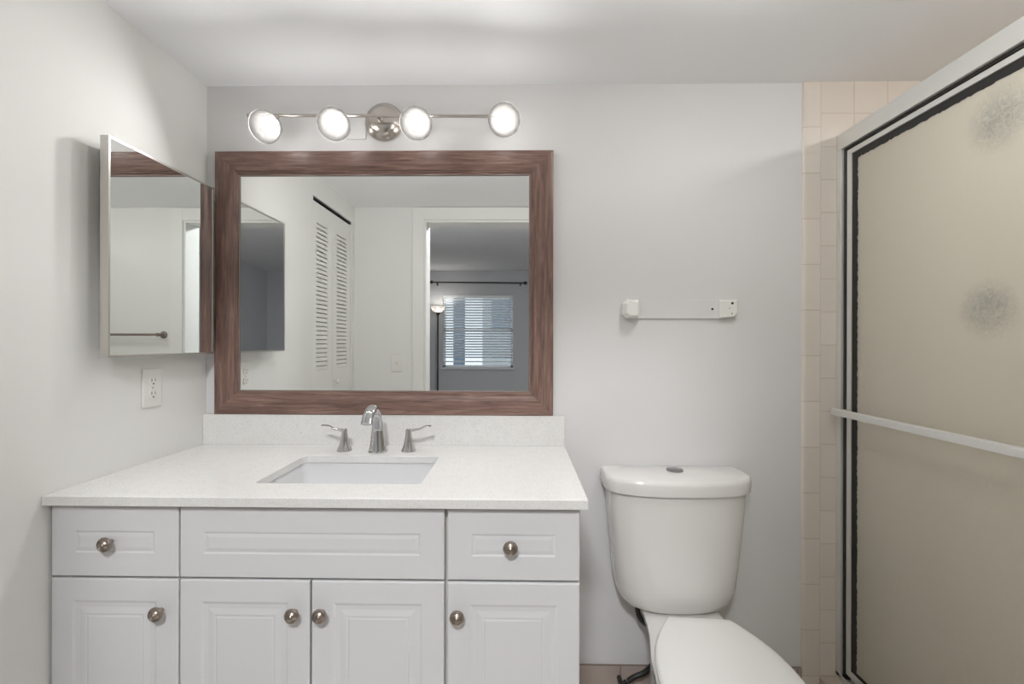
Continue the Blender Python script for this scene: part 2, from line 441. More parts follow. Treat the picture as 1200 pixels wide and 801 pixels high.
# bedroom seen through the doorway
WX0, WX1, WZ0, WZ1 = -1.253, -0.10, 0.80, 1.982
bm = nb()
box(bm, BX0 - 0.1, WX0, BY - 0.12, BY, 0, BZ); box(bm, WX1, BX1 + 0.1, BY - 0.12, BY, 0, BZ)
box(bm, WX0, WX1, BY - 0.12, BY, 0, WZ0); box(bm, WX0, WX1, BY - 0.12, BY, WZ1, BZ)
struct('wall_bedroom_far', bm, M['bedwall'])
struct('wall_bedroom_left', box(nb(), BX0 - 0.1, BX0, BY, YR2, 0, BZ), M['bedwall'])
struct('wall_bedroom_right', box(nb(), BX1, BX1 + 0.1, BY, YR2, 0, BZ), M['bedwall'])
bm = nb(); box(bm, BX0, DX0, YR2 - 0.012, YR2 - 0.0005, 0, BZ); box(bm, DX1, BX1, YR2 - 0.012, YR2 - 0.0005, 0, BZ); box(bm, DX0, DX1, YR2 - 0.012, YR2 - 0.0005, DZ, BZ)
box(bm, BX0, BX1, YR2 - 0.0005, YR2 + 0.1, ZC + 0.1, BZ)
struct('wall_bedroom_near', bm, M['bedwall'])
struct('floor_bedroom', box(nb(), BX0 - 0.1, BX1 + 0.1, BY - 0.12, YR2, -0.1, 0), M['bedfloor'])
struct('ceiling_bedroom', box(nb(), BX0 - 0.1, BX1 + 0.1, BY - 0.12, YR2, BZ, BZ + 0.1), M['bedceil'])
win = bpy.data.objects.new('window_1', None); C.objects.link(win); win['kind'] = 'structure'; win.location = (0.5 * (WX0 + WX1), BY, WZ0)
bm = nb()
for a in ((WX0, WX0 + 0.035, WZ0, WZ1), (WX1 - 0.035, WX1, WZ0, WZ1), (WX0, WX1, WZ0, WZ0 + 0.035), (WX0, WX1, WZ1 - 0.035, WZ1), (WX0, WX1, 1.385, 1.42)):
    box(bm, a[0], a[1], BY - 0.10, BY - 0.06, a[2], a[3])
obj('window_frame', bm, M['slat'], win)
obj('window_sill', box(nb(), WX0 - 0.03, WX1 + 0.03, BY - 0.02, BY + 0.03, WZ0 - 0.03, WZ0), M['ext'], win)
gm, gn, gp = new_mat('window_glass'); gp.inputs['Transmission Weight'].default_value = 1; gp.inputs['Roughness'].default_value = 0; gp.inputs['IOR'].default_value = 1.02
obj('pane', box(nb(), WX0 + 0.035, WX1 - 0.035, BY - 0.082, BY - 0.078, WZ0 + 0.035, WZ1 - 0.035), gm, win)

# ------------------------------------------------------------------ vanity cabinet
CF = 1.058     # drawer and door faces
CL, CR = -1.084, 0.141
van = thing('vanity_cabinet', 'white raised-panel vanity cabinet with small pewter knobs under the counter', 'cabinet', ((CL + CR) / 2, 1.33, 0))
bm = nb(); zb, zt = 0.10, 0.842
box(bm, CL, CL + 0.016, CF + 0.019, YB - 0.004, zb, zt); box(bm, CR - 0.016, CR, CF + 0.019, YB - 0.004, zb, zt)
box(bm, CL + 0.016, CR - 0.016, CF + 0.03, YB - 0.004, zb, zb + 0.016); box(bm, CL + 0.016, CR - 0.016, YB - 0.012, YB - 0.004, zb + 0.016, zt)
for xm in (-0.783, -0.165): box(bm, xm - 0.008, xm + 0.008, CF + 0.04, YB - 0.012, zb + 0.016, 0.70)
box(bm, CL + 0.05, CR - 0.05, CF + 0.08, CF + 0.095, 0.0, zb); box(bm, CL + 0.04, CL + 0.056, CF + 0.095, YB - 0.01, 0, zb); box(bm, CR - 0.056, CR - 0.04, CF + 0.095, YB - 0.01, 0, zb)
obj('body', bm, M['cab'], van)
bm = nb()
for a, b in ((CL + 0.016, CL + 0.03), (-0.80, -0.766), (-0.182, -0.148), (CR - 0.03, CR - 0.016)): box(bm, a, b, CF + 0.020, CF + 0.034, zb + 0.016, zt)
box(bm, CL + 0.03, CR - 0.03, CF + 0.021, CF + 0.033, 0.655, 0.69); box(bm, CL + 0.03, CR - 0.03, CF + 0.021, CF + 0.033, zt - 0.03, zt)
obj('face_frame', bm, M['cabin'], van)
def panel(name, x0, x1, z0, z1, rings):
    bm = nb()
    def R(i, y, jx=0, jz=0): return [(x0 + i + jx, y, z0 + i + jz), (x1 - i - jx, y, z0 + i + jz), (x1 - i - jx, y, z1 - i - jz), (x0 + i + jx, y, z1 - i - jz)]
    rr = [R(0, CF + 0.018), R(0, CF + 0.003), R(0.001, CF + 0.001), R(0.003, CF)] + [R(i, CF + d, jx, jz) for i, d, jx, jz in rings]
    loft(bm, rr)
    return obj(name, bm, M['cab'], van)
DR = [(0.012, -0.0002, 0, 0), (0.055, -0.0002, 0, 0), (0.059, 0.0016, 0, 0), (0.060, 0.0016, 0, 0), (0.068, 0.0002, 0, 0)]
DD = [(0.012, -0.0002, 0, 0), (0.050, -0.0002, 0, 0), (0.056, 0.0020, 0, 0), (0.066, 0.0024, 0, 0), (0.080, 0.0005, 0, 0), (0.084, 0.0013, 0, 0), (0.088, 0.0002, 0, 0)]
def knob(parent, x, z):
    bm = nb()
    lathe(bm, [(0.0055, 0), (0.0055, 0.002), (0.0045, 0.006), (0.005, 0.012), (0.012, 0.015), (0.0165, 0.018), (0.0170, 0.0205), (0.0155, 0.0235),
               (0.0125, 0.0245), (0.0118, 0.0235), (0.0095, 0.0245), (0.0085, 0.0262), (0.0055, 0.0275), (0.0048, 0.0265), (0.003, 0.0285), (0.0005, 0.029)],
          (x, CF + 0.0003, z), (0, -1, 0), 24)
    return obj('knob', bm, M['pewter'], parent, smooth=True)
d = panel('drawer', CL + 0.001, -0.7855, 0.675, 0.836, DR); knob(d, -0.941, 0.757)
panel('false_drawer_front', -0.7815, -0.1695, 0.675, 0.836, DR)
d = panel('drawer', -0.1625, CR - 0.001, 0.675, 0.836, DR); knob(d, -0.018, 0.757)
for a, b, kx in ((CL + 0.001, -0.7855, -0.823), (-0.7815, -0.4795, -0.512), (-0.4755, -0.1695, -0.449), (-0.1625, CR - 0.001, -0.138)):
    d = panel('door', a, b, 0.112, 0.670, DD); knob(d, kx, 0.600)

# countertop with the sink cut-out, splash, basin
CT, CTH = 0.8655, 0.022
ctl, ctr, ctf = XL + 0.001, 0.157, 1.041
SX0, SX1, SY0, SY1 = -0.664, -0.245, 1.150, 1.431
bm = nb()
outer = [(ctl, ctf, CT), (ctr, ctf, CT), (ctr, YB - 0.002, CT), (ctl, YB - 0.002, CT)]
inner = rrect(SX0, SX1, SY0, SY1, 0.018, CT)
eds = []
for L in (outer, inner):
    vs = [bm.verts.new(p) for p in L]
    eds += [bm.edges.new((vs[i], vs[(i + 1) % len(vs)])) for i in range(len(vs))]
r = bmesh.ops.triangle_fill(bm, edges=eds, use_beauty=True)
ext = bmesh.ops.extrude_face_region(bm, geom=list(bm.faces))
bmesh.ops.translate(bm, vec=(0, 0, -CTH), verts=[g for g in ext['geom'] if isinstance(g, bmesh.types.BMVert)])
o = obj('countertop', bm, M['quartz'], bevel=0.0015); tag(o, 'speckled white quartz countertop on the vanity cabinet with a sink cut-out', 'countertop')
o = obj('backsplash', box(nb(), ctl, ctr, YB - 0.020, YB - 0.001, CT, 0.969), M['quartz'], bevel=0.001)
tag(o, 'low speckled quartz backsplash strip standing on the counter against the wall', 'backsplash')
snk = thing('sink', 'white rectangular undermount sink basin below the quartz counter', 'sink', ((SX0 + SX1) / 2, (SY0 + SY1) / 2, 0.70))
bm = nb(); zt = CT - CTH - 0.0005
R = [rrect(SX0 - 0.02, SX1 + 0.02, SY0 - 0.02, SY1 + 0.02, 0.03, zt - 0.01), rrect(SX0 - 0.02, SX1 + 0.02, SY0 - 0.02, SY1 + 0.02, 0.03, zt),
     rrect(SX0 - 0.004, SX1 + 0.004, SY0 - 0.004, SY1 + 0.004, 0.022, zt), rrect(SX0 + 0.002, SX1 - 0.002, SY0 + 0.002, SY1 - 0.002, 0.024, zt - 0.03),
     rrect(SX0 + 0.008, SX1 - 0.008, SY0 + 0.008, SY1 - 0.008, 0.030, zt - 0.10), rrect(SX0 + 0.022, SX1 - 0.022, SY0 + 0.022, SY1 - 0.022, 0.035, zt - 0.122),
     rrect(SX0 + 0.05, SX1 - 0.05, SY0 + 0.05, SY1 - 0.05, 0.035, zt - 0.130), rrect(-0.4545 - 0.025, -0.4545 + 0.025, 1.29 - 0.025, 1.29 + 0.025, 0.0245, zt - 0.136)]
loft(bm, R, cap0=False)
obj('basin', bm, M['sink'], snk, smooth=True)
bm = nb(); lathe(bm, [(0.022, 0), (0.0225, 0.003), (0.018, 0.004), (0.016, 0.002), (0.015, 0.006), (0.004, 0.009), (0.0005, 0.009)], (-0.4545, 1.29, zt - 0.136), (0, 0, 1), 24)
obj('drain', bm, M['chrome'], snk, smooth=True)

# faucet
fa = thing('faucet', 'chrome widespread faucet with arched spout and two lever handles behind the sink', 'faucet', (-0.455, 1.49, CT))
bm = nb()
P = bez([(-0.455, 1.490, CT), (-0.455, 1.490, CT + 0.04), (-0.455, 1.487, CT + 0.085), (-0.455, 1.470, CT + 0.128), (-0.455, 1.436, CT + 0.147), (-0.455, 1.400, CT + 0.135), (-0.455, 1.376, CT + 0.108)], 8)
n = len(P); rad = []
for i in range(n):
    t = i / (n - 1)
    q = min(1, t / 0.42)
    ra = 0.0305 - 0.0150 * q ** 0.8 + 0.0015 * max(0, (t - 0.42) / 0.58)
    rb = 0.0260 - 0.0120 * q ** 0.8 - 0.0045 * max(0, (t - 0.42) / 0.58)
    rad.append((ra, rb))
tube(bm, P, rad, 24)
lathe(bm, [(0.0315, 0), (0.0315, 0.003), (0.0295, 0.005)], (-0.455, 1.490, CT), (0, 0, 1), 28)
obj('spout', bm, M['chrome'], fa, smooth=True)
for sx, x in ((-1, -0.566), (1, -0.357)):
    bm = nb()
    lathe(bm, [(0.0235, 0), (0.0240, 0.002), (0.0225, 0.006), (0.0175, 0.018), (0.0135, 0.035), (0.0105, 0.052), (0.0095, 0.058), (0.0098, 0.066), (0.0075, 0.072), (0.0005, 0.073)], (x, 1.497, CT), (0, 0, 1), 28)
    h = obj('handle', bm, M['chrome'], fa, smooth=True)
    bm = nb()
    P = bez([(x, 1.497, CT + 0.066), (x + sx * 0.018, 1.497, CT + 0.069), (x + sx * 0.036, 1.497, CT + 0.072), (x + sx * 0.055, 1.497, CT + 0.081), (x + sx * 0.074, 1.497, CT + 0.082)], 6)
    tube(bm, P, [(0.006 + 0.0035 * (i / (len(P) - 1)), 0.0045 - 0.002 * (i / (len(P) - 1))) for i in range(len(P))], 12)
    obj('lever', bm, M['chrome'], h, smooth=True)

# ------------------------------------------------------------------ big framed mirror
mx0, mx1, mz0, mz1, fw = -1.048, 0.116, 0.969, 1.873, 0.080
mr = thing('framed_mirror', 'large rectangular wall mirror in a brown wood frame above the faucet', 'mirror', ((mx0 + mx1) / 2, YB, mz0 + 0.001))
prof = [(0, 0.000), (0, 0.020), (0.002, 0.0225), (0.006, 0.0235), (0.050, 0.0215), (0.066, 0.0185), (0.068, 0.0155), (0.072, 0.0155), (0.074, 0.0125), (fw, 0.0120), (fw, 0.002), (0.070, 0.0)]
def ring(i, h):
    y = YB - 0.001 - h
    return [Vector((mx0 + i, y, mz0 + i)), Vector((mx1 - i, y, mz0 + i)), Vector((mx1 - i, y, mz1 - i)), Vector((mx0 + i, y, mz1 - i))]
for k, (nm, mm) in enumerate((('bottom', 'woodx'), ('right', 'woodz'), ('top', 'woodx'), ('left', 'woodz'))):
    bm = nb()
    loft(bm, [[ring(i, h)[k] for i, h in prof], [ring(i, h)[(k + 1) % 4] for i, h in prof]])
    obj('frame_rail' if mm == 'woodx' else 'frame_stile', bm, M[mm], mr)
bm = nb(); loft(bm, [[(mx0 + i, y, mz0 + i), (mx1 - i, y, mz0 + i), (mx1 - i, y, mz1 - i), (mx0 + i, y, mz1 - i)] for i, y in ((fw - 0.0005, YB - 0.0105), (fw - 0.0005, YB - 0.0135), (fw + 0.0015, YB - 0.0140), (fw + 0.003, YB - 0.0125), (fw + 0.003, YB - 0.0105))], cap0=False, cap1=False)
obj('inner_lip', bm, M['lip'], mr)
obj('glass', box(nb(), mx0 + 0.074, mx1 - 0.074, YB - 0.010, YB - 0.006, mz0 + 0.074, mz1 - 0.074), M['mirror'], mr)

# medicine cabinet on the left wall
cab = thing('medicine_cabinet', 'steel-framed mirrored medicine cabinet mounted on the left wall', 'cabinet', (XL, 1.352, 1.178))
cy0, cy1, cz0, cz1 = 1.150, 1.553, 1.178, 1.738
obj('body', box(nb(), XL + 0.0005, XL + 0.034, cy0 + 0.035, cy1 - 0.006, cz0 + 0.02, cz1 - 0.02), M['steel'], cab, bevel=0.001)
bm = nb(); dxa, dxb = XL + 0.035, XL + 0.057
t = 0.0055
for a in ((cy0, cy0 + t, cz0, cz1), (cy1 - t, cy1, cz0, cz1), (cy0 + t, cy1 - t, cz0, cz0 + t), (cy0 + t, cy1 - t, cz1 - t, cz1)): box(bm, dxa, dxb, a[0], a[1], a[2], a[3])
box(bm, dxa, dxa + 0.006, cy0 + t, cy1 - t, cz0 + t, cz1 - t)
dr = obj('door', bm, M['steel'], cab)
obj('mirror_glass', box(nb(), dxa + 0.006, dxb - 0.0015, cy0 + t, cy1 - t, cz0 + t, cz1 - t), M['mirror'], dr)

# duplex outlet
ou = thing('wall_outlet', 'white duplex electrical outlet on the left wall under the medicine cabinet', 'outlet', (XL, 1.356, 1.082))
obj('cover_plate', box(nb(), XL + 0.0005, XL + 0.006, 1.321, 1.391, 1.025, 1.139), M['plastic'], ou, bevel=0.002)
for dz in (-0.0195, 0.0195):
    bm = nb(); rings = []
    for h, s in ((0.006, 1), (0.0078, 1), (0.0085, 0.95)):
        rg = []
        for i in range(28):
            a = 2 * PI * i / 28
            yy = 0.0172 * s * math.cos(a); zz = max(-0.0138, min(0.0138, 0.0172 * s * math.sin(a)))
            rg.append((XL + h, 1.356 + yy, 1.082 + dz + zz))
        rings.append(rg)
    loft(bm, rings); so = obj('socket', bm, M['plastic'], ou)
    bm = nb()
    box(bm, XL + 0.0083, XL + 0.0088, 1.356 - 0.0075, 1.356 - 0.0055, 1.082 + dz - 0.001, 1.082 + dz + 0.008)
    box(bm, XL + 0.0083, XL + 0.0088, 1.356 + 0.0055, 1.356 + 0.0072, 1.082 + dz - 0.0005, 1.082 + dz + 0.0075)
    cyl(bm, (XL + 0.0083, 1.356, 1.082 + dz - 0.0075), (XL + 0.0088, 1.356, 1.082 + dz - 0.0075), 0.0026, 12)
    obj('slots', bm, M['dark'], so)
bm = nb(); cyl(bm, (XL + 0.006, 1.356, 1.082), (XL + 0.0072, 1.356, 1.082), 0.003, 12); obj('screw', bm, M['steel'], ou)

# ------------------------------------------------------------------ vanity light bar
vl = thing('vanity_light', 'brushed nickel light bar with four lit frosted glass shades above the mirror', 'light fixture', (-0.468, YB, 1.978))
bm = nb(); lathe(bm, [(0.066, 0), (0.066, 0.006), (0.062, 0.012), (0.052, 0.016), (0.048, 0.021), (0.040, 0.027), (0.028, 0.031), (0.012, 0.033), (0.0005, 0.033)], (-0.468, YB - 0.0005, 1.978), (0, -1, 0), 48)
obj('backplate', bm, M['nickel'], vl, smooth=True)
bm = nb(); cyl(bm, (-0.468, YB - 0.03, 1.968), (-0.468, 1.535, 1.968), 0.008); obj('stem', bm, M['nickel'], vl, smooth=True)
def bar_at(x): return Vector((x, 1.53, 1.9685 - 0.006 * (x + 0.468) / 0.44 * 0.6))
bm = nb(); cyl(bm, bar_at(-0.900), bar_at(-0.045), 0.0055)
for x in (-0.900, -0.045):
    bmesh.ops.create_uvsphere(bm, u_segments=16, v_segments=10, radius=0.0085, matrix=Matrix.Translation(bar_at(x)))
obj('bar', bm, M['nickel'], vl, smooth=True)
heads = [((-0.803, 1.462, 1.903), (-0.02, -0.88, -0.46)), ((-0.588, 1.462, 1.911), (0.20, -0.80, -0.52)),
         ((-0.326, 1.462, 1.911), (0.05, -0.85, -0.48)), ((-0.049, 1.462, 1.920), (0.10, -0.88, -0.40))]
for c, dvec in heads:
    c = Vector(c); dv = Vector(dvec).normalized()
    back = c - dv * 0.040                      # neck of the shade
    bp_ = bar_at(c.x)
    bm = nb(); cyl(bm, bp_ + (back - bp_) * 0.0, back - dv * 0.004, 0.006, 14)
    lathe(bm, [(0.008, -0.022), (0.016, -0.018), (0.018, -0.004), (0.015, 0.003)], back, dv, 24)
    ar = obj('swivel_socket', bm, M['nickel'], vl, smooth=True)
    bm = nb()
    pr = [(0.016, 0.0), (0.027, 0.005), (0.036, 0.014), (0.041, 0.026), (0.0445, 0.040), (0.050, 0.054), (0.0515, 0.057),
          (0.0500, 0.0575), (0.0480, 0.054), (0.0415, 0.040), (0.038, 0.027), (0.033, 0.017), (0.025, 0.009), (0.016, 0.0045)]
    Rg = lathe(bm, pr, back, dv, 40, cap0=False, cap1=False)
    rim = set(v for r_ in Rg[5:8] for v in r_)
    for f in bm.faces:
        if all(v in rim for v in f.verts): f.material_index = 1
    sh = obj('shade', bm, [M['shade'], M['ceramic']], vl, smooth=True)
    bm = nb(); bc = back + dv * 0.025
    lathe(bm, [(0.0005, -0.022), (0.010, -0.021), (0.012, -0.012), (0.0185, -0.004), (0.0215, 0.005), (0.0205, 0.013), (0.015, 0.020), (0.008, 0.0235), (0.0005, 0.0245)], bc, dv, 24)
    obj('bulb', bm, M['bulb'], sh, smooth=True)
o = obj('box_cover', box(nb(), -0.600, -0.532, YB - 0.004, YB - 0.0003, 1.920, 1.995), M['wall'], bevel=0.001)
tag(o, 'small painted square cover plate on the wall behind the light bar', 'cover plate')

# ------------------------------------------------------------------ ceramic holder on the wall
hd = thing('towel_holder', 'white ceramic towel bar holder with its bar missing, above the toilet', 'towel holder', (0.55, YB, 1.335))
z0, z1 = 1.301, 1.366
obj('backplate', box(nb(), 0.385, 0.690, YB - 0.007, YB - 0.0004, z0 + 0.001, z1 - 0.001), M['wall'], hd, bevel=0.001)
bm = nb(); s = 0.0
loft(bm, [[(0.352, YB - 0.0004, z0 + 0.014), (0.366, YB - 0.0004, z0), (0.412, YB - 0.0004, z0), (0.412, YB - 0.0004, z1), (0.366, YB - 0.0004, z1), (0.352, YB - 0.0004, z1 - 0.014)],
          [(0.352, YB - 0.018, z0 + 0.014), (0.366, YB - 0.020, z0), (0.408, YB - 0.020, z0), (0.408, YB - 0.020, z1), (0.366, YB - 0.020, z1), (0.352, YB - 0.018, z1 - 0.014)],
          [(0.358, YB - 0.052, z0 + 0.016), (0.370, YB - 0.056, z0 + 0.008), (0.396, YB - 0.056, z0 + 0.008), (0.396, YB - 0.056, z1 - 0.008), (0.370, YB - 0.056, z1 - 0.008), (0.358, YB - 0.052, z1 - 0.016)]])
obj('bracket', bm, M['ceramic'], hd, bevel=0.003)
bm = nb()
loft(bm, [[(0.680, YB - 0.0004, z0), (0.732, YB - 0.0004, z0 + 0.004), (0.744, YB - 0.0004, z0 + 0.020), (0.744, YB - 0.0004, z1), (0.680, YB - 0.0004, z1)],
          [(0.680, YB - 0.016, z0), (0.730, YB - 0.016, z0 + 0.004), (0.742, YB - 0.016, z0 + 0.020), (0.742, YB - 0.016, z1 - 0.001), (0.680, YB - 0.016, z1 - 0.001)],
          [(0.680, YB - 0.020, z0 + 0.003), (0.726, YB - 0.020, z0 + 0.008), (0.738, YB - 0.020, z0 + 0.022), (0.738, YB - 0.020, z1 - 0.004), (0.680, YB - 0.020, z1 - 0.004)]])
br = obj('bracket', bm, M['ceramic'], hd, bevel=0.002); br['label'] = 'broken right bracket with dark screw holes'
bm = nb()
for x, z, r in ((0.722, 1.353, 0.0042), (0.721, 1.318, 0.0022), (0.712, 1.336, 0.0016)): cyl(bm, (x, YB - 0.0195, z), (x, YB - 0.0206, z), r, 12)
obj('screw_hole', bm, M['dark'], br)
bm = nb(); cyl(bm, (0.660, YB - 0.0069, 1.334), (0.660, YB - 0.0076, 1.334), 0.0038, 12); obj('screw_hole', bm, M['dark'], hd)

# ------------------------------------------------------------------ toilet
TC = 0.506
to = thing('toilet', 'white two-piece toilet with closed lid and round chrome flush button', 'toilet', (TC, 1.25, 0))
def dshape(cx, hw, yb, ym, yf, z, ne=2.5, k=22, rb=0.015):
    pts = [(cx + hw, yb - rb, z), (cx + hw - rb * 0.3, yb - rb * 0.3, z), (cx + hw - rb, yb, z)]
    pts += [(cx + (hw - rb) * (1 - 2 * i / 6), yb, z) for i in range(1, 6)]
    pts += [(cx - hw + rb, yb, z), (cx - hw + rb * 0.3, yb - rb * 0.3, z), (cx - hw, yb - rb, z)]
    for i in range(2 * k + 1):
        a = PI * i / (2 * k)
        c, s_ = math.cos(a), math.sin(a)
        x = -math.copysign(abs(c) ** (2 / ne), c) * hw; y = ym - (ym - yf) * abs(s_) ** (2 / ne)
        pts.append((cx + x, y, z))
    return pts
bm = nb()
ts = [(0.370, 0.105, 1.565, 1.53, 1.468), (0.374, 0.135, 1.575, 1.53, 1.448), (0.385, 0.160, 1.580, 1.525, 1.436), (0.405, 0.178, 1.584, 1.52, 1.428), (0.44, 0.190, 1.586, 1.515, 1.423),
      (0.52, 0.198, 1.586, 1.51, 1.418), (0.62, 0.207, 1.586, 1.505, 1.414), (0.70, 0.213, 1.586, 1.50, 1.410), (0.757, 0.216, 1.586, 1.50, 1.408)]
loft(bm, [dshape(TC, hw, yb, ym, yf, z) for z, hw, yb, ym, yf in ts])
obj('tank', bm, M['porcelain'], to, smooth=True)
bm = nb()
L = [(0.752, 0.224, 1.590, 1.50, 1.402), (0.754, 0.229, 1.592, 1.50, 1.397), (0.770, 0.2305, 1.593, 1.50, 1.3955), (0.786, 0.231, 1.593, 1.50, 1.395), (0.794, 0.229, 1.592, 1.50, 1.397), (0.799, 0.225, 1.589, 1.50, 1.401), (0.8005, 0.218, 1.584, 1.50, 1.409)]
loft(bm, [dshape(TC, hw, yb, ym, yf, z) for z, hw, yb, ym, yf in L])
obj('tank_lid', bm, M['porcelain'], to, smooth=True)
bm = nb(); lathe(bm, [(0.027, 0), (0.027, 0.004), (0.024, 0.006), (0.0235, 0.0045), (0.021, 0.0065), (0.0005, 0.0075)], (0.511, 1.527, 0.8003), (0, 0, 1), 32)
fb = obj('flush_button', bm, M['buttonm'], to, smooth=True)
# bowl: sections given as (y, half width) down the length
def egg(cx, prof, z, k=18):
    """prof: list (y, halfwidth) from front to back; closed loop with fixed count"""
    ys = []
    y0, y1 = prof[0][0], prof[-1][0]
    for i in range(k + 1):
        t = (1 - math.cos(PI * i / k)) / 2; ys.append(y0 + (y1 - y0) * t)
    def hw(y):
        for (a, ha), (b, hb) in zip(prof, prof[1:]):
            if y <= b + 1e-9:
                t = (y - a) / (b - a); return ha + (hb - ha) * t
        return prof[-1][1]
    # smooth the piecewise profile a little
    H = [hw(y) for y in ys]
    for _ in range(2): H = [H[0]] + [(H[i - 1] + 2 * H[i] + H[i + 1]) / 4 for i in range(1, len(H) - 1)] + [H[-1]]
    return [(cx + h, y, z) for y, h in zip(ys, H)] + [(cx - h, y, z) for y, h in zip(reversed(ys), reversed(H))]
def front(yf, ym, hm, ne=2.0, n=9):
    out = []
    for i in range(n):
        a = (PI / 2) * i / (n - 1)
        out.append((ym - (ym - yf) * math.cos(a), max(0.004, hm * math.sin(a))))
    return out
bm = nb()
secs = [(0.0, front(1.05, 1.16, 0.105) + [(1.30, 0.105), (1.46, 0.115), (1.50, 0.105)]),
        (0.03, front(1.05, 1.16, 0.103) + [(1.30, 0.100), (1.46, 0.112), (1.50, 0.100)]),
        (0.10, front(1.04, 1.15, 0.098) + [(1.30, 0.088), (1.46, 0.098), (1.50, 0.092)]),
        (0.18, front(1.01, 1.13, 0.115) + [(1.30, 0.094), (1.46, 0.090), (1.51, 0.085)]),
        (0.25, front(0.975, 1.12, 0.145) + [(1.28, 0.120), (1.42, 0.092), (1.52, 0.085)]),
        (0.31, front(0.955, 1.11, 0.165) + [(1.26, 0.145), (1.40, 0.105), (1.54, 0.100)]),
        (0.345, front(0.945, 1.11, 0.172) + [(1.25, 0.158), (1.38, 0.118), (1.56, 0.118)]),
        (0.366, front(0.945, 1.11, 0.172) + [(1.25, 0.160), (1.38, 0.120), (1.565, 0.120)]),
        (0.370, front(0.955, 1.11, 0.165) + [(1.25, 0.152), (1.38, 0.112), (1.558, 0.112)])]
loft(bm, [egg(TC + 0.008, p, z) for z, p in secs])
obj('bowl', bm, M['porcelain'], to, smooth=True)
def turn(pts, a=-0.065, cx=0.515, cy=1.10):
    return [(cx + (x - cx) * math.cos(a) - (y - cy) * math.sin(a), cy + (x - cx) * math.sin(a) + (y - cy) * math.cos(a), z) for x, y, z in pts]
def lidprof(g):
    return front(0.93 - g, 1.10, 0.174 + g) + [(1.17, 0.170 + g), (1.245, 0.156 + g), (1.31, 0.128 + g), (1.36, 0.100 + g), (1.378 + g, 0.088 + g)]
bm = nb(); loft(bm, [turn(egg(TC + 0.009, lidprof(g), z, 30)) for z, g in ((0.371, 0.0), (0.373, 0.004), (0.386, 0.004), (0.389, 0.0))])
obj('seat', bm, M['seat'], to, smooth=True)
bm = nb(); loft(bm, [turn(egg(TC + 0.009, lidprof(g), z, 30)) for z, g in ((0.3905, -0.001), (0.392, 0.002), (0.402, 0.002), (0.407, -0.002), (0.4095, -0.008), (0.411, -0.03))])
obj('seat_lid', bm, M['seat'], to, smooth=True)
for sx in (-0.058, 0.058):
    bm = nb(); lathe(bm, [(0.013, 0), (0.013, 0.012), (0.010, 0.016), (0.0005, 0.017)], (TC + 0.026 + sx, 1.395, 0.3705), (0, 0, 1), 18)
    obj('seat_hinge', bm, M['seat'], to, smooth=True)
bm = nb()
P = bez([(0.392, 1.52, 0.372), (0.390, 1.52, 0.345), (0.402, 1.52, 0.315), (0.440, 1.53, 0.27), (0.455, 1.54, 0.18), (0.425, 1.55, 0.125), (0.385, 1.55, 0.105), (0.366, 1.55, 0.092)], 8)
tube(bm, P, 0.0085, 12)
o = obj('supply_hose', bm, M['rubber_shade'], to, smooth=True); o['label'] = 'black water supply hose'
sv = thing('shutoff_valve', 'small dark water shutoff valve low on the wall between vanity and toilet', 'valve', (0.340, YB, 0.075))
bm = nb(); cyl(bm, (0.345, YB - 0.0095, 0.075), (0.345, 1.535, 0.075), 0.008); cyl(bm, (0.345, 1.55, 0.075), (0.362, 1.55, 0.090), 0.009)
obj('body', bm, M['iron'], sv, smooth=True)
bm = nb(); lathe(bm, [(0.006, 0), (0.019, 0.003), (0.019, 0.012), (0.006, 0.015)], (0.345, 1.535, 0.075), (0, -1, 0), 8); obj('handle', bm, M['iron'], sv)

# ------------------------------------------------------------------ shower enclosure
struct('shower_curb', box(nb(), 1.024, 1.175, YR, YB - 0.008, 0, 0.088), M['curb'], bevel=0.004).name = 'trim_4'
# header z 1.873-1.925
sd = thing('shower_door', 'sliding shower door of obscure glass in a pale aluminium frame', 'shower door', (1.12, 0.86, 0.088))
ya, yb = YR + 0.002, YB - 0.009
HX0, HX1 = XS, XS + 0.058
HZ = 1.869
obj('header', box(nb(), HX0, HX1, ya, yb, HZ, 1.921), M['alu'], sd, bevel=0.0015)
obj('header_gap_shade', box(nb(), HX0 + 0.010, HX1 - 0.002, ya + 0.02, yb - 0.02, HZ - 0.008, HZ), M['rubber_shade'], sd)  # black strip drawn in for the shaded gap below the header
bm = nb(); box(bm, HX0, HX1, ya, yb, 0.0885, 0.098); box(bm, HX0, HX0 + 0.003, ya, yb, 0.098, 0.110); box(bm, HX0 + 0.030, HX0 + 0.033, ya, yb, 0.098, 0.116); box(bm, HX1 - 0.003, HX1, ya, yb, 0.098, 0.118)
obj('bottom_track', bm, M['alu'], sd)
for y0, y1, s0, s1 in ((yb - 0.020, yb, yb - 0.030, yb - 0.020), (ya, ya + 0.020, ya + 0.020, ya + 0.030)):
    j_ = obj('jamb', box(nb(), HX0, HX1, y0, y1, 0.098, HZ), M['alu'], sd, bevel=0.001)
    obj('jamb_gap_shade', box(nb(), HX0 + 0.010, HX1 - 0.004, s0, s1, 0.098, HZ - 0.008), M['rubber_shade'], j_)  # black strip standing in for shade in the gap beside the jamb
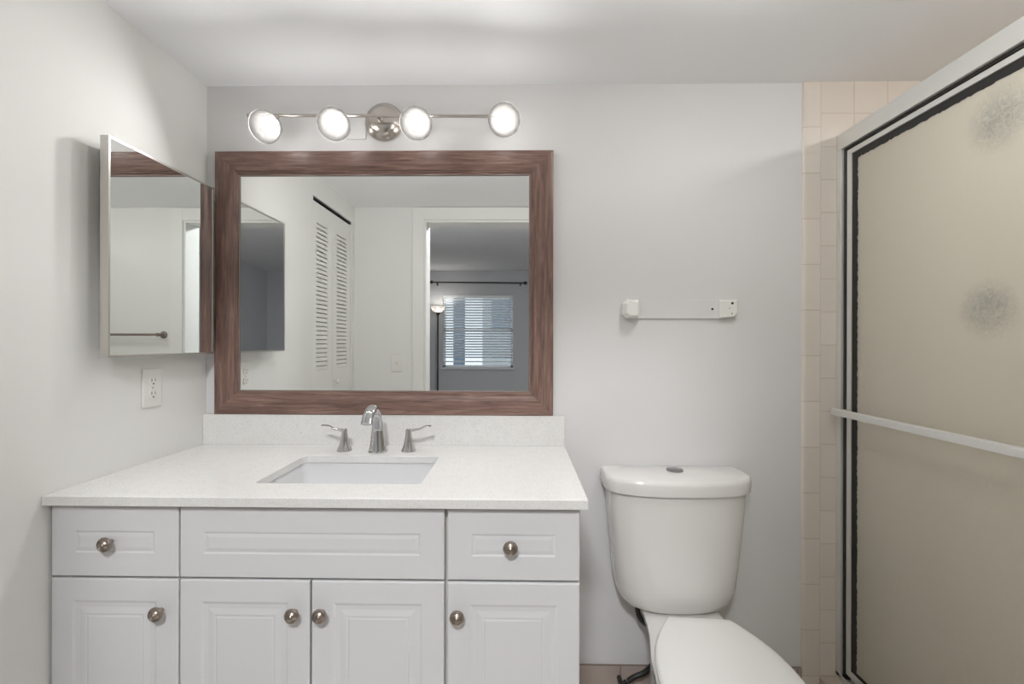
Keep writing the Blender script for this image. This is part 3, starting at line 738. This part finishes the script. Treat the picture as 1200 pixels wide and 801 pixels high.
def slider(x, y0, y1, outer):
    """x: centre plane"""
    zb_, zt_ = 0.120, HZ - 0.010
    bm = nb(); fwid = 0.020; t = 0.008
    box(bm, x - t, x + t, y0, y0 + fwid, zb_, zt_); box(bm, x - t, x + t, y1 - fwid, y1, zb_, zt_)
    box(bm, x - t, x + t, y0 + fwid, y1 - fwid, zb_, zb_ + fwid); box(bm, x - t, x + t, y0 + fwid, y1 - fwid, zt_ - 0.016, zt_)
    p = obj('sliding_panel', bm, M['alu'], sd, bevel=0.001)
    g = 0.0025
    gy0, gy1, gz0, gz1 = y0 + fwid, y1 - fwid, zb_ + fwid, zt_ - 0.016
    obj('glass', box(nb(), x - g, x + g, gy0 - 0.004, gy1 + 0.004, gz0 - 0.004, gz1 + 0.004), M['glass'], p)
    # black band drawn in for frame shade refracted by the glass, ragged inner edge
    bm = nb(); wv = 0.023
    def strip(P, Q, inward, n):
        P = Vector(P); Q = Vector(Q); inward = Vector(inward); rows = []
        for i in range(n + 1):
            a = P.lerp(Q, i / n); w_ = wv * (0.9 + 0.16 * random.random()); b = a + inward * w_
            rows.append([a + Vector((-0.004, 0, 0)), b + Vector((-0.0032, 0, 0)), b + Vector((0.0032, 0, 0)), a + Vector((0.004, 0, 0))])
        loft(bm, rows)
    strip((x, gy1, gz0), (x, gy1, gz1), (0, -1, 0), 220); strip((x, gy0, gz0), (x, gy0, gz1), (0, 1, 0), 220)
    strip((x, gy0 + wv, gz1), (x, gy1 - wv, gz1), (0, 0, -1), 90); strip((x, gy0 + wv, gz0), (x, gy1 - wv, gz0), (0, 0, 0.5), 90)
    obj('edge_shade_band', bm, M['rubber_shade'], p)
    sgn = -1 if outer else 1
    bm = nb(); bx = x + sgn * 0.046
    loft(bm, [[(bx - 0.006, y, 0.9800), (bx + 0.006, y, 0.9800), (bx + 0.007, y, 0.9985), (bx, y, 1.003), (bx - 0.007, y, 0.9985)] for y in (y0 + 0.004, y1 + (0.012 if outer else -0.004))])
    for yy in (y0 + 0.012, y1 - 0.012):
        box(bm, min(bx, x + sgn * t), max(bx, x + sgn * t), yy - 0.007, yy + 0.007, 0.983, 0.999)
    obj('towel_bar', bm, M['alu'], p, bevel=0.0008)
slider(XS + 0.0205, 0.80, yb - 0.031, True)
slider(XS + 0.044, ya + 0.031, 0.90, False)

# ------------------------------------------------------------------ rear wall: towel bar and switch (seen in the mirrors)
tb = thing('towel_bar', 'dark towel bar on the rear wall, seen reflected in the medicine cabinet', 'towel bar', (0.55, YR, 1.262))
bm = nb(); cyl(bm, (0.285, YR + 0.055, 1.262), (0.92, YR + 0.055, 1.262), 0.008); obj('bar', bm, M['lip'], tb, smooth=True)
for x in (0.297, 0.908):
    bm = nb(); lathe(bm, [(0.024, 0), (0.024, 0.005), (0.014, 0.012), (0.009, 0.03), (0.010, 0.05), (0.013, 0.056), (0.010, 0.066), (0.0005, 0.068)], (x, YR + 0.0003, 1.262), (0, 1, 0), 24)
    obj('post', bm, M['lip'], tb, smooth=True)
sw = thing('light_switch', 'white light switch plate beside the doorway, seen in the big mirror', 'switch', (-0.807, YR, 1.08))
obj('cover_plate', box(nb(), -0.842, -0.772, YR + 0.0003, YR + 0.006, 1.022, 1.138), M['plastic'], sw, bevel=0.002)
obj('toggle', box(nb(), -0.812, -0.802, YR + 0.005, YR + 0.016, 1.074, 1.09), M['plastic'], sw)

# fill lamps added to brighten the rooms, out of the camera's sight lines
def dome(name, label, x, y, z, power, rad=0.14):
    t_ = thing(name, label, 'ceiling lamp', (x, y, z))
    bm = nb(); lathe(bm, [(rad * 0.7, 0), (rad * 0.95, -0.004), (rad, -0.02), (rad * 0.93, -0.024)], (x, y, z - 0.0004), (0, 0, 1), 40, cap1=False)
    obj('base', bm, M['nickel'], t_, smooth=True)
    bm = nb(); lathe(bm, [(rad * 0.92, -0.024), (rad * 0.86, -0.045), (rad * 0.65, -0.066), (rad * 0.35, -0.077), (0.001, -0.080)], (x, y, z), (0, 0, 1), 40)
    obj('glass_dome', bm, M[power], t_, smooth=True)
    return t_
dome('fill_lamp', 'added round white fill lamp on the bedroom ceiling just outside the doorway', -0.2, -0.75, BZ, 'bed_fill', 0.16)
dome('fill_lamp', 'added round white fill lamp on the bathroom ceiling in front of the shower door', 0.55, 0.92, ZC, 'bath_fill')
dome('fill_lamp', 'added small fill lamp on the ceiling inside the shower behind the glass', 1.55, 0.80, ZC, 'shower_fill', 0.10)

# ------------------------------------------------------------------ bedroom things
wb = thing('window_blind', 'white horizontal slat blind hanging in the bedroom window', 'blind', (0.5 * (WX0 + WX1), BY + 0.03, WZ1))
obj('headrail', box(nb(), WX0 + 0.004, WX1 - 0.004, BY - 0.045, BY - 0.002, WZ1 - 0.045, WZ1 - 0.002), M['slat'], wb)
bm = nb(); z = WZ1 - 0.07
while z > WZ0 + 0.13:
    a = 0.55; hw = 0.025; yc = BY - 0.024
    c_, s_ = math.cos(a) * hw, math.sin(a) * hw
    loft(bm, [[(x, yc - c_, z - s_), (x, yc, z + 0.002), (x, yc + c_, z + s_), (x, yc, z + 0.0005)] for x in (WX0 + 0.008, WX1 - 0.008)])
    z -= 0.043
obj('slats', bm, M['slat'], wb)
obj('bottom_rail', box(nb(), WX0 + 0.006, WX1 - 0.006, BY - 0.046, BY - 0.003, WZ0 + 0.085, WZ0 + 0.105), M['slat'], wb)
bm = nb()
for x in (WX0 + 0.15, 0.5 * (WX0 + WX1), WX1 - 0.15): box(bm, x - 0.001, x + 0.001, BY - 0.0005, BY + 0.0005, WZ0 + 0.1, WZ1 - 0.04)
obj('cord', bm, M['slat'], wb)
rd = thing('curtain_rod', 'black curtain rod with round finials above the bedroom window', 'curtain rod', (-0.67, BY, 2.185))
bm = nb(); cyl(bm, (-1.43, BY + 0.08, 2.19), (0.105, BY + 0.08, 2.178), 0.011); obj('rod', bm, M['iron'], rd, smooth=True)
for x, z in ((-1.425, 2.19), (0.10, 2.178)):
    bm = nb(); bmesh.ops.create_uvsphere(bm, u_segments=16, v_segments=10, radius=0.028, matrix=Matrix.Translation((x, BY + 0.08, z))); obj('finial', bm, M['iron'], rd, smooth=True)
for x in (-1.34, 0.02):
    bm = nb(); box(bm, x - 0.008, x + 0.008, BY + 0.0004, BY + 0.08, 2.165, 2.178); box(bm, x - 0.012, x + 0.012, BY + 0.0004, BY + 0.005, 2.14, 2.2); obj('bracket', bm, M['iron'], rd)
LX, LY = -1.295, -4.20
fl = thing('floor_lamp', 'black torchiere floor lamp with white glass bowl beside the bedroom window', 'lamp', (LX, LY, 0))
bm = nb(); lathe(bm, [(0.13, 0), (0.13, 0.012), (0.11, 0.022), (0.03, 0.03), (0.012, 0.04)], (LX, LY, 0), (0, 0, 1), 32); obj('base', bm, M['iron'], fl, smooth=True)
bm = nb(); cyl(bm, (LX, LY, 0.03), (LX, LY, 1.66), 0.0125); lathe(bm, [(0.013, 0), (0.035, 0.03), (0.03, 0.045)], (LX, LY, 1.645), (0, 0, 1), 20); obj('pole', bm, M['iron'], fl, smooth=True)
bm = nb(); lathe(bm, [(0.03, 0), (0.075, 0.018), (0.105, 0.05), (0.118, 0.095), (0.1165, 0.095), (0.103, 0.052), (0.073, 0.021), (0.028, 0.004)], (LX, LY, 1.69), (0, 0, 1), 36, cap0=True, cap1=True)
sh = obj('lamp_shade', bm, M['bowl'], fl, smooth=True)
bm = nb(); lathe(bm, [(0.0005, 0), (0.012, 0.002), (0.018, 0.02), (0.022, 0.04), (0.016, 0.058), (0.0005, 0.064)], (LX, LY, 1.70), (0, 0, 1), 20); obj('bulb', bm, M['torch'], sh, smooth=True)

# outside the bedroom window
nh = thing('neighbour_house', 'pale stucco house wall seen through the bedroom blind', 'building', (-0.8, -9.5, 0))
obj('wall', box(nb(), -1.0, 3.0, -10.0, -9.5, -0.1, 2.7), M['ext'], nh)
obj('window', box(nb(), -0.75, 0.15, -9.52, -9.49, 1.5, 2.35), M['extdark'], nh)
o = obj('patio_post', box(nb(), -1.36, -1.14, -6.6, -6.4, -0.1, 2.6), M['extdark']); tag(o, 'dark blue-grey patio post outside the bedroom window', 'post')
o = obj('ground', box(nb(), -6, 6, -12, BY - 0.13, -0.2, -0.1), M['grass']); tag(o, kind='structure')
